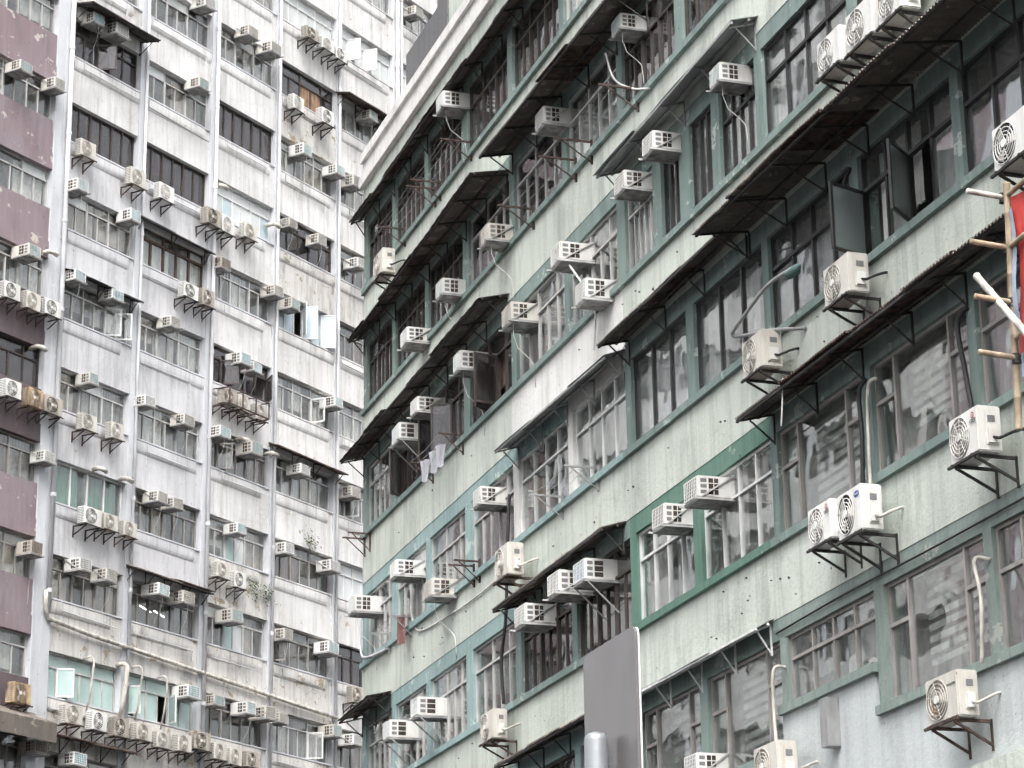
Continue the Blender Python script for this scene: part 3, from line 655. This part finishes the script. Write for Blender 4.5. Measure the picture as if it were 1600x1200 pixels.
# makers' marks on the nearest units
def text_mesh(body, size, mat):
    cu = bpy.data.curves.new('t', 'FONT'); cu.body = body; cu.size = size; cu.extrude = .002
    o = bpy.data.objects.new('t', cu); COL.objects.link(o); dg = bpy.context.evaluated_depsgraph_get()
    me = bpy.data.meshes.new_from_object(o.evaluated_get(dg)); bpy.data.objects.remove(o); me.materials.clear(); me.materials.append(MATS[mat]); return me
for a in acs:
    if a[0] != 'G': continue
    if (a[1], a[2]) in ((31.8, 11.17), (27.26, 11.22)):
        obj('lettering', text_mesh('GREE', .07, 'logo_dark'), a[3], (.21, -.592, .10), (R_(90), 0, 0))
        build(MB().disc((.28, .20), .045, -.588, 16), 'emblem', 'logo_red', a[3]); build(MB().ring((.28, .20), .018, .026, -.594, 12), 'emblem', 'ac_white', a[3])
    if (a[1], a[2]) == (28.39, 11.08):
        bm_ = MB(); bm_.v = [(.27 + .09 * math.cos(t * .3927), -.586, .19 + .045 * math.sin(t * .3927)) for t in range(16)]; bm_.f = [tuple(range(16))]
        build(bm_, 'emblem', 'logo_blue', a[3]); obj('lettering', text_mesh('Carrier', .045, 'ac_white'), a[3], (.20, -.588, .178), (R_(90), 0, 0))
    if (a[1], a[2]) == (30.62, 8.05):
        obj('lettering', text_mesh('HITACHI', .05, 'logo_dark'), a[3], (.16, -.588, .12), (R_(90), 0, 0))

# ------------------------------------------------------------------ CANOPIES
def canopy(F, p0, p1, zw0, zw1, label, mat='sheet_dark', pitch=.09, brk='steel_dark', nb=None, group='canopies on the green building', corr=.022, ang=1):
    """outer edge p0=(s,out,z) .. p1, wall line heights zw0,zw1"""
    (s0, o0, z0), (s1, o1, z1) = p0, p1; L = s1 - s0
    r = obj('window_canopy', None, None, at(F, s0, 0, zw0), (0, 0, F[1])); tag(r, label, 'canopy', group)
    n = max(4, int(L / pitch) * 4) if corr else int(max(2, L / .6))
    def fn(u, v):
        out = (o0 + (o1 - o0) * u) * v + (-.0) ; z = (zw0 + (zw1 - zw0) * u) * (1 - v) + (z0 + (z1 - z0) * u) * v
        jag = .008 * math.sin(u * L * 2.1) * v
        return (u * L, -(out + jag) - .0, z - zw0 + (corr * math.sin(2 * math.pi * u * L / pitch) if corr else 0) )
    np_ = max(1, int(L / 1.7)); cuts = [0] + sorted((k + rnd.uniform(-.2, .2)) / np_ for k in range(1, np_)) + [1]
    for k in range(np_):
        u0, u1 = cuts[k], cuts[k + 1] + (.02 / L * 3 if k < np_ - 1 else 0); dz, do, ds = rnd.uniform(-.012, .012) + .008 * (k % 2), rnd.uniform(-.05, .05), rnd.uniform(-.02, .02)
        def gn(u, v):
            x, y, z = fn(u0 + (u1 - u0) * u, v); return (x, y - do * v, z + dz + ds * v)
        build(MB().sheet(gn, max(2, int(n * (u1 - u0))), 2, .010), 'roof_sheet', mat if rnd.random() < .8 or mat != 'sheet_dark' else 'steel_rust', r)
    nb = nb or max(2, int(L / 1.45))
    for i in range(nb + 1):
        u = (i + .1) / (nb + .2); s = u * L; oo = (o0 + (o1 - o0) * u) * .92; zz = z0 + (z1 - z0) * u - zw0 - .06; zw = (zw0 + (zw1 - zw0) * u) - zw0 - .07
        b = MB().bar((s, 0.0, zw), (s, -oo, zz), .032); b.bar((s, -.02, zw - .01), (s, -.02, zz - .34), .03); b.bar((s, -oo * .75, zz + (zw - zz) * .25 - .02), (s, -.02, zz - .32), .022)
        build(b, 'bracket', brk, r)
    for v in (.35, .93):
        q0 = fn(0, v); q1 = fn(1, v); build(MB().bar((0.0, q0[1], zw0 * 0 + (zw0 * (1 - v) + z0 * v) - zw0 - .045), (L, q1[1], (zw1 * (1 - v) + z1 * v) - zw0 - .045), .04), 'purlin', brk, r)
    return r
canopy(GF, (-.08, .36, 26.42), (16, .52, 26.15), 26.58, 26.31, 'dark slatted canopy along the top of the green building above its highest windows', corr=.012, pitch=.5)
canopy(GF, (12.0, .75, 23.2), (20.2, .85, 23.0), 23.36, 23.16, 'brown corrugated canopy over second window row, right of the pale edged one')
canopy(GF, (-.08, .42, 23.2), (11.9, .85, 22.88), 23.36, 23.04, 'dark canopy over second window row of green building, reaching its left corner', corr=.012, pitch=.5)
canopy(GF, (-.08, .60, 20.02), (11.8, .66, 20.15), 20.18, 20.31, 'dark panelled canopy over third window row of green building at left', corr=.012, pitch=.5)
canopy(GF, (18.4, .5, 20.18), (24.9, .52, 20.25), 20.34, 20.41, 'pale grey metal canopy over three box air conditioners in third row', 'sheet_grey', corr=0, brk='steel_grey')
canopy(GF, (18.45, .58, 16.86), (24.2, .55, 16.92), 17.02, 17.08, 'brown corrugated canopy above the black framed windows in mid facade')
canopy(GF, (24.0, .95, 16.85), (34.5, 1.0, 16.8), 17.01, 16.96, 'large brown corrugated canopy at upper right below three outdoor units')
canopy(GF, (12.1, .5, 16.75), (18.4, .42, 16.70), 16.91, 16.86, 'pale grey metal canopy above the white painted window section', 'sheet_grey', corr=0, brk='steel_grey')
canopy(GF, (24.6, .62, 13.58), (36, .62, 13.62), 13.74, 13.78, 'dark corrugated canopy above the large grey windows at right')
canopy(GF, (11.9, .52, 13.5), (18.2, .5, 13.55), 13.66, 13.71, 'black corrugated canopy above purple tinted windows, fifth row')
canopy(GF, (-.08, .60, 13.52), (2.65, .6, 13.6), 13.68, 13.76, 'small dark canopy low at the left corner of green building', corr=.012, pitch=.5)
canopy(GF, (11.8, .5, 10.42), (18.2, .5, 10.42), 10.58, 10.58, 'black corrugated canopy low, left of the grey sign panel')
canopy(GF, (18.55, .42, 10.36), (24.4, .35, 10.38), 10.52, 10.54, 'pale thin canopy low beside the grey sign panel, on white brackets', 'sheet_grey', corr=0, brk='alu_white')
WG = 'canopies on the white building'
canopy(WF, (.3, .75, 38.42), (3.6, .75, 38.42), 38.58, 38.58, 'dark canopy at top left over two box units on white building', group=WG, nb=3)
canopy(WF, (14.35, .7, 40.82), (18.1, .7, 40.82), 40.98, 40.98, 'rusty canopy at the top of white building beside green roof', group=WG, nb=3, brk='steel_rust')
canopy(WF, (.2, .45, 29.55), (3.6, .45, 29.55), 29.71, 29.71, 'thin grey canopy above open casements, first bay of white building', 'sheet_grey', group=WG, corr=0, nb=2)
canopy(WF, (3.6, .5, 21.05), (7.4, .5, 21.0), 21.21, 21.16, 'mossy dark canopy over two box units, second bay of white building', group=WG, nb=4)
canopy(WF, (10.7, .5, 26.7), (14.6, .55, 26.62), 26.86, 26.78, 'rusty open frame canopy, fourth bay of white building', group=WG, nb=3, brk='steel_rust')
canopy(WF, (.0, .55, 15.45), (3.8, .55, 15.45), 15.61, 15.61, 'rusty canopy with hanging brackets at the bottom left of white building', group=WG, nb=4, brk='steel_rust')
canopy(WF, (3.5, .35, 32.42), (7.25, .35, 32.36), 32.58, 32.52, 'dull metal hood above brown timber window, second bay', 'sheet_grey', group=WG, corr=0, nb=2)

# ------------------------------------------------------------------ PIPES on the white building
for i, (s, r, zlo) in enumerate([(.12, .075, 19.0), (3.78, .05, 14), (7.42, .065, 14), (10.92, .05, 14), (14.52, .05, 14), (18.2, .07, 14), (18.5, .05, 14)]):
    m = MB(); z = zlo
    m.tube([(0, 0, 0), (0, 0, 47 - zlo)], r, 10)
    o = build(m, 'pipe_run', 'pipe_white', None, True)
    root = obj('drain_pipe', None, None, at(WF, s, .06 + r + .02, zlo), (0, 0, WF[1])); o.parent = root
    c = MB()
    for q in range(int((47 - zlo) / 2.877) + 1): c.tube([(0, 0, q * 2.877 + .6), (0, 0, q * 2.877 + .72)], r * 1.25, 10)
    build(c, 'collar', 'pipe_white', root)
    lab = ['fat white drain pipe beside the purple wall', 'slim drain pipe between first and second bay', 'white drain pipe between second and third bay', 'slim drain pipe between third and fourth bay', 'slim drain pipe between fourth and fifth bay', 'thick drain pipe at right end of fifth bay', 'slim drain pipe at right end of fifth bay'][i]
    tag(root, lab + ' of white building', 'pipe', 'drain pipes on the white building')
m = MB().tube([(.0, 0, .8), (.02, 0, .25), (.16, 0, 0)] + [(.2 + k * 1.8, 0, -.07 - k * .07) for k in range(1, 9)], .065, 10)
o = build(m, 'drain_pipe', 'pipe_cream', None, True); o.location = at(WF, 0, .14, 18.85); o.rotation_euler = (0, 0, WF[1])
tag(o, 'long pale waste pipe sloping across the lower white facade', 'pipe')
# conduits under windows
for b in range(5):
    for k in range(-1, 9):
        if rnd.random() < .62:
            a, c = BAY[b]; z = ZT(k) - 1.36 - rnd.uniform(.22, .4); x0 = a + rnd.uniform(0, .6); x1 = c - rnd.uniform(.05, .9); dz = rnd.uniform(-.08, .02)
            pts = [(0, 0, .25), (0, 0, 0), (x1 - x0, 0, dz), (x1 - x0, 0, dz - rnd.choice((.0, .22, .3)) - .02)]
            o = build(MB().tube(pts, .018, 5), 'conduit', rnd.choice(('pipe_white', 'pipe_white', 'steel_grey'))); o.location = at(WF, x0, .10, z); o.rotation_euler = (0, 0, WF[1])
            tag(o, 'thin conduit under window, %s, %s window row from bottom' % (bayname((a + c) / 2), ORD[k + 2]), 'conduit', 'conduits on the white building')
# exhaust ducts and hoses at the lower mint windows
for j, (s, z) in enumerate([(1.9, 18.0), (3.4, 18.05), (4.1, 18.1), (5.3, 18.0)]):
    m = MB().tube([(0, .1, 0), (0, -.3, .02), (.02, -.4, -.06), (.03, -.38, -.4), (.02, -.3, -1.1), (0, -.2, -1.6)], .07 if j in (1,) else .03, 8)
    o = build(m, 'exhaust_duct', 'pipe_cream', None, True); o.location = at(WF, s, 0, z); o.rotation_euler = (0, 0, WF[1])
    tag(o, 'pale bent duct hanging at the mint windows, %s from left' % ORD[j], 'duct', 'ducts at the mint windows')
for j, (s, z) in enumerate([(3.2, 23.75), (2.0, 23.78), (9.0, 26.5), (10.6, 26.4), (7.6, 34.9), (10.5, 34.5), (14.4, 42.2), (-.6, 29.9), (-.9, 26.8)]):
    m = MB().tube([(0, .1, 0), (0, -.22, .02), (.12, -.3, .0), (.3, -.28, -.03)], .075, 9)
    o = build(m, 'vent_elbow', 'pipe_cream', None, True); o.location = at(WF, s, 0, z); o.rotation_euler = (0, 0, WF[1])
    tag(o, 'short cream vent elbow ' + ['above the green curtains, right one', 'above the green curtains, left one', 'in third bay beside box units, left one', 'in third bay at the right pilaster, low', 'in third bay beside blue panes, left', 'in third bay at the right pilaster, high', 'near the top beside three outdoor units', 'on purple wall above outdoor units, upper', 'on purple wall above outdoor units, lower'][j], 'vent pipe', 'vent elbows on the white building')
# open steel cage holding units, third bay
m = MB()
for x in (0, .7, 1.4, 2.1):
    m.bar((x, 0, 0), (x, -.75, 0), .04); m.bar((x, -.75, 0), (x, -.75, .55), .035); m.bar((x, 0, .6), (x, -.75, .55), .03)
m.bar((0, -.75, 0), (2.1, -.75, 0), .04).bar((0, -.75, .55), (2.1, -.75, .55), .035).bar((0, -.35, 0), (2.1, -.35, 0), .03)
o = build(m, 'steel_cage', 'steel_rust'); o.location = at(WF, 7.6, .03, 27.25); o.rotation_euler = (0, 0, WF[1])
tag(o, 'rusty steel cage around outdoor units, third bay of white building', 'cage')
# lit tubes seen inside
for j, (s, z) in enumerate([(5.2, 29.25), (5.6, 20.45), (6.3, 20.42)]):
    o = build(MB().tube([(0, 0, 0), (.9, .3, 0)], .018, 6), 'tube_light', 'tube'); o.location = at(WF, s, -1.0, z); o.rotation_euler = (0, 0, WF[1])
    tag(o, ['lit fluorescent tube behind second bay window of white building, upper', 'lit fluorescent tube behind second bay window below mossy canopy, left', 'lit fluorescent tube behind second bay window below mossy canopy, right'][j], 'light')
for j, (s, z) in enumerate([(29.0, 9.35), (29.4, 9.35), (29.9, 9.36)]):
    o = build(MB().tube([(0, 0, 0), (.25, .1, 0)], .02, 6), 'tube_light', 'tube'); o.location = at(GF, s, -1.6, z); o.rotation_euler = (0, 0, GF[1])
    tag(o, 'lit ceiling tube behind wide window at lower right, %s from left' % ORD[j], 'light', 'tubes behind the wide lower right window')

# ------------------------------------------------------------------ laundry racks, hoses and lines on the green building
def rack(s, z, out, L, label, mat='steel_rust'):
    r = obj('laundry_rack', None, None, at(GF, s, 0, z), (0, 0, GF[1])); tag(r, label, 'rack', 'laundry racks on the green building')
    for j, x in enumerate((0, L)):
        b = MB().bar((x, -.04, 0), (x, -out, 0), .035).bar((x, -.04, -.45), (x, -.04, .05), .04).bar((x, -out * .85, 0), (x, -.04, -.42), .022)
        build(b, 'bracket', mat, r)
    w = MB()
    for k in range(3): y = -out * (.35 + .28 * k); w.tube([(0, y, .02), (L * .5, y, -.04), (L, y, .02)], .005, 4)
    build(w, 'line', 'steel_grey', r)
rack(3.9, 24.75, .75, 2.6, 'rusty laundry rack below top windows, left')
rack(6.9, 24.75, .75, 2.4, 'rusty laundry rack below top windows, right of the first')
rack(13.5, 21.5, .8, 2.6, 'rusty laundry rack with lines, second window row')
rack(17.0, 21.5, .8, 2.5, 'rusty laundry rack with lines, second row beside brown canopy')
rack(6.2, 18.2, .6, 2.3, 'rack with hung clothes in third window row')
rack(.25, 18.0, .6, .5, 'short iron bracket rack at the left corner of green building')
rack(9.2, 15.1, .6, .4, 'brown iron bracket beside box unit in fourth window row')
rack(2.6, 15.1, .55, 1.8, 'steel drying frame at the lower left of green building', 'steel_grey')
rack(14.9, 15.05, .7, 2.0, 'grey drying frame below the white windows', 'steel_grey')
for j, (s, z) in enumerate([(6.8, 18.1), (7.5, 18.1), (8.0, 18.1)]):
    m = MB().sheet(lambda u, v: ((u - .5) * .3 * (1 - .3 * v), .03 * math.sin(u * 9 + v * 3), -v * .5), 8, 6, .01)
    o = build(m, 'hung_cloth', 'cloth'); o.location = at(GF, s, .4, z); o.rotation_euler = (0, 0, GF[1] + .6)
    tag(o, 'pale cloth hanging from third row laundry rack, %s from left' % ORD[j], 'cloth', 'cloths on the laundry rack')
m = MB().sheet(lambda u, v: ((u - .5) * .28, .02 * math.sin(u * 6), -v * .65), 6, 5, .02); o = build(m, 'hung_cloth', 'cloth_pink'); o.location = at(GF, 4.3, .25, 15.15); o.rotation_euler = (0, 0, GF[1] + .5)
tag(o, 'dusty pink cloth hanging under drying frame at lower left', 'cloth')
def hose(F, pts, rad, mat, label, cat='hose'):
    s0, _, z0 = pts[0]; P = [Vector((p[0] - s0, -p[1], p[2] - z0)) for p in pts]; Q = []
    for i in range(len(P) - 1):
        p0, p1, p2, p3 = P[max(i - 1, 0)], P[i], P[i + 1], P[min(i + 2, len(P) - 1)]
        for k in range(6):
            t = k / 6; Q.append(.5 * ((2 * p1) + (p2 - p0) * t + (2 * p0 - 5 * p1 + 4 * p2 - p3) * t * t + (3 * p1 - p0 - 3 * p2 + p3) * t ** 3))
    Q.append(P[-1]); o = build(MB().tube(Q, rad, 7), 'hose' if cat == 'hose' else 'cable', mat, None, True); o.location = at(F, s0, 0, z0); o.rotation_euler = (0, 0, F[1]); return tag(o, label, cat)
hose(GF, [(28.0, .02, 13.2), (27.95, .12, 13.0), (28.0, .14, 12.3), (27.95, .15, 11.6)], .035, 'hose_black', 'thick black insulated pipe between the two large grey windows')
hose(GF, [(28.35, .02, 13.1), (28.25, .12, 13.0), (28.2, .14, 12.3), (28.3, .2, 11.5)], .027, 'pipe_cream', 'beige conduit beside the black pipe between large windows')
hose(GF, [(31.1, .02, 13.2), (31.0, .14, 13.0), (31.1, .12, 12.2), (31.3, .14, 11.4)], .036, 'hose_black', 'black insulated pipe above the fan unit at right')
hose(GF, [(24.75, .02, 9.7), (24.7, .2, 9.65), (24.65, .2, 9.0), (24.8, .25, 8.5)], .027, 'pipe_cream', 'cream pipe dropping to lower fan unit left of brown windows')
hose(GF, [(31.2, .02, 9.75), (31.1, .2, 9.75), (31.3, .25, 9.2), (31.2, .25, 8.4)], .027, 'pipe_cream', 'beige pipe curving down to the fan unit at lower right')
hose(GF, [(27.9, .02, 16.5), (27.85, .12, 16.2), (27.9, .12, 15.5), (27.9, .15, 14.9)], .032, 'hose_black', 'black pipe left of the open black casements')
hose(GF, [(16.6, .4, 19.1), (16.9, .3, 18.7), (17.2, .15, 18.2), (17.1, .1, 17.6), (17.0, .1, 17.3)], .022, 'hose_white', 'white hose trailing down the wall below third row units')
hose(GF, [(11.6, .02, 16.0), (11.7, .1, 15.0), (11.6, .1, 14.2), (11.65, .15, 13.4), (11.5, .2, 12.6), (11.6, .2, 11.7)], .035, 'hose_black', 'black hose down the pillar beside purple tinted windows')
hose(GF, [(.1, .08, 16.2), (.15, .1, 15.2), (1.0, .12, 14.9), (2.6, .12, 14.75)], .03, 'pipe_white', 'pale pipe curling round the left corner pillar')
hose(GF, [(4.6, .12, 15.3), (5.0, .05, 14.65), (7.5, .05, 14.45), (9.5, .05, 14.4), (11.9, .05, 14.45)], .018, 'hose_white', 'white cable sagging along the wall below fourth row', 'cable')
hose(GF, [(18.6, .3, 22.6), (19.0, .3, 21.9), (19.5, .15, 21.5), (20.2, .08, 21.2)], .02, 'hose_white', 'white hose from second row unit to sill')
hose(GF, [(24.5, .04, 10.27), (27, .05, 10.3), (30, .05, 10.28), (34, .05, 10.3)], .016, 'hose_black', 'black cable running along grey green lintel at lower right', 'cable')
hose(GF, [(26.2, .5, 13.75), (26.25, .55, 13.3), (26.2, .56, 13.0)], .012, 'hose_white', 'thin white wires hanging from the corrugated canopy edge', 'cable')
# street light arm clamped to facade
hose(GF, [(26.1, .03, 14.62), (25.6, .4, 14.72), (25.0, .75, 14.8), (25.5, .72, 15.02), (26.3, .7, 15.18), (27.15, .7, 15.12)], .03, 'steel_grey', 'bent grey lamp arm reaching along the facade beside fan unit', 'lamp arm')
o = build(MB().tube([(-.22, 0, 0), (-.15, 0, -.02), (.1, 0, -.03), (.22, 0, .0)], [.03, .07, .08, .03], 10), 'street_lamp_head', 'teal_dark', None, True); o.location = at(GF, 27.2, .7, 15.08); o.rotation_euler = (0, 0, GF[1])
tag(o, 'small dark green lamp head on the bent grey arm', 'lamp')
# security lattice and plants
m = MB()
for i in range(9): x = .45 + i * 2.1 / 8; m.bar((x, .10, ZS['C'] + .15), (x, .10, ZS['C'] + WH - .02), .02)
for j in range(6): z = ZS['C'] + .2 + j * .3; m.bar((.45, .10, z), (2.55, .10, z), .02)
build(m, 'security_grille', 'steel_dark', green)
for j, (s, z) in enumerate([(10.6, 21.7), (9.9, 21.75), (13.0, 23.95)]):
    m = MB()
    for q in range(90):
        p = Vector((rnd.gauss(0, .18), -abs(rnd.gauss(0, .07)), rnd.gauss(0, .18))); d = Vector((rnd.uniform(-1, 1), -.4, rnd.uniform(-1, .6))) * .07
        n = len(m.v); m.v += [tuple(p), tuple(p + d + Vector((.02, 0, .02))), tuple(p + d * 1.5), tuple(p + d - Vector((.02, 0, .02)))]; m.f.append((n, n + 1, n + 2, n + 3))
    o = build(m, 'wall_plant', 'leaf'); o.location = at(WF, s, .05, z); o.rotation_euler = (0, 0, WF[1])
    tag(o, ['weed tuft on white wall right of third bay', 'weed tuft on white wall in third bay', 'weed tuft on ledge in fourth bay'][j], 'plant')

m = MB(); q = [(-4.2, -.05, .55), (-.25, -.05, .55), (-.25, -1.0, .12), (-4.2, -1.0, .12)]
m.v = q + [(x, y, z - (.55 if y < -.5 else .2)) for x, y, z in q]; m.f = [(0, 1, 2, 3), (7, 6, 5, 4), (0, 4, 5, 1), (1, 5, 6, 2), (2, 6, 7, 3), (3, 7, 4, 0)]
o = build(m, 'metal_hood', 'sheet_dark'); o.location = at(WF, 0, 0, 15.5); o.rotation_euler = (0, 0, WF[1])
tag(o, 'dark sloping sheet metal hood on purple wall at the bottom left corner', 'hood')
# ------------------------------------------------------------------ grey box, scaffold, sign
o = piece('meter_box', 'steel_grey', None, -.12, .12, -.2, 0, -.35, .35); o.location = at(GF, 26.4, .12, 8.55); o.rotation_euler = (0, 0, GF[1])
tag(o, 'slim grey box fixed to the pale blue wall at the bottom', 'box')
sc = obj('bamboo_scaffold', None, None, at(GF, 34.0, 1.0, 10.5), (0, 0, GF[1])); tag(sc, 'bamboo scaffold poles lashed together at the right edge of the picture', 'scaffold')
def bamboo(a, b, r, mat='bamboo'):
    a = Vector(a); b = Vector(b); n = max(2, int((b - a).length / .35)); pts = []; rad = []
    for i in range(n + 1):
        p = a.lerp(b, i / n)
        for e, k in ((-.012, 1.0), (0, 1.14), (.012, 1.0)): pts.append(p + (b - a).normalized() * e); rad.append(r * k)
    build(MB().tube(pts, rad, 9), 'bamboo_pole', mat, sc, True)
bamboo((-.12, 0, .1), (.05, 0, 3.15), .045)
for z in (3.0, 2.35, 1.65, .95): bamboo((-.03, .05, z), (-.05, -.48, z + .04), .035, 'bamboo' if z < 2.9 else 'bamboo_pale')
for z in (3.0, 2.35, 1.2): bamboo((0, 0, z), (2.2, 0, z + .1), .035)
bamboo((-.4, -.25, 2.1), (.5, -.1, 1.0), .045, 'bamboo_pale')
lash = MB()
for z in (3.0, 2.35, 1.65, .95): lash.tube([(-.05, 0, z - .06), (-.04, 0, z + .06)], .06, 8)
build(lash, 'lashing', 'steel_dark', sc)
m = MB().sheet(lambda u, v: (.1 + u * 1.8, -.05 + .06 * math.sin(u * 8 + v * 4), 2.95 - v * 2.0), 16, 12, .01); t = build(m, 'tarpaulin', 'tarp_red', None); t.location = at(GF, 34.0, .95, 10.5); t.rotation_euler = (0, 0, GF[1])
tag(t, 'red tarpaulin tied to the bamboo scaffold at the right edge', 'tarpaulin')
m = MB().sheet(lambda u, v: (.04 + u * .1, -.06 + .03 * math.sin(v * 9), 2.8 - v * 2.1), 3, 12, .01); t = build(m, 'tarpaulin_edge', 'tarp_blue', None); t.location = at(GF, 34.0, .95, 10.5); t.rotation_euler = (0, 0, GF[1])
tag(t, 'pale blue and white strip of sheeting beside red tarpaulin', 'tarpaulin')

# sign panel seen from the back, on its round post
bm = bmesh.new(); pts = []
y0, y1, zt, zb_, rr = 11.27, 12.0, 4.38, 2.3, .045
for cy, cz, a0 in ((y1 - rr, zt - rr, 0), (y0 + rr, zt - rr, 90), (y0 + rr, zb_ + rr, 180), (y1 - rr, zb_ + rr, 270)):
    for k in range(5): t = R_(a0 + k * 22.5); pts.append((cy + rr * math.cos(t), cz + rr * math.sin(t)))
def plate(x0, x1, shrink=0):
    m = MB(); n = len(pts); m.v = [(x0, a, b) for a, b in pts] + [(x1, a, b) for a, b in pts]
    m.f = [tuple(range(n)), tuple(reversed(range(n, 2 * n)))] + [(i, i + n, (i + 1) % n + n, (i + 1) % n) for i in range(n)]; return m
bm.free()
sg = obj('street_sign', None, None, (4.227, 11.61, 0)); tag(sg, 'blank dark grey sign panel with rounded corners, seen from its back', 'sign')
p = build(plate(4.31, 4.326), 'panel', 'sign_grey', sg); p.location = (-4.227, -11.61, 0)
p = build(plate(4.327, 4.335), 'panel_edge', 'sign_edge', sg); p.location = (-4.227, -11.61, 0)
build(MB().tube([(0, 0, 0), (0, 0, 3.88), (0, 0, 3.90), (0, 0, 3.915), (0, 0, 3.925)], [.059, .059, .054, .04, .012], 24), 'post', 'pole_grey', sg, True)
for z in (2.7, 3.5): build(MB().box(-.0, .085, -.08, .08, z, z + .05), 'clamp', 'steel_grey', sg)
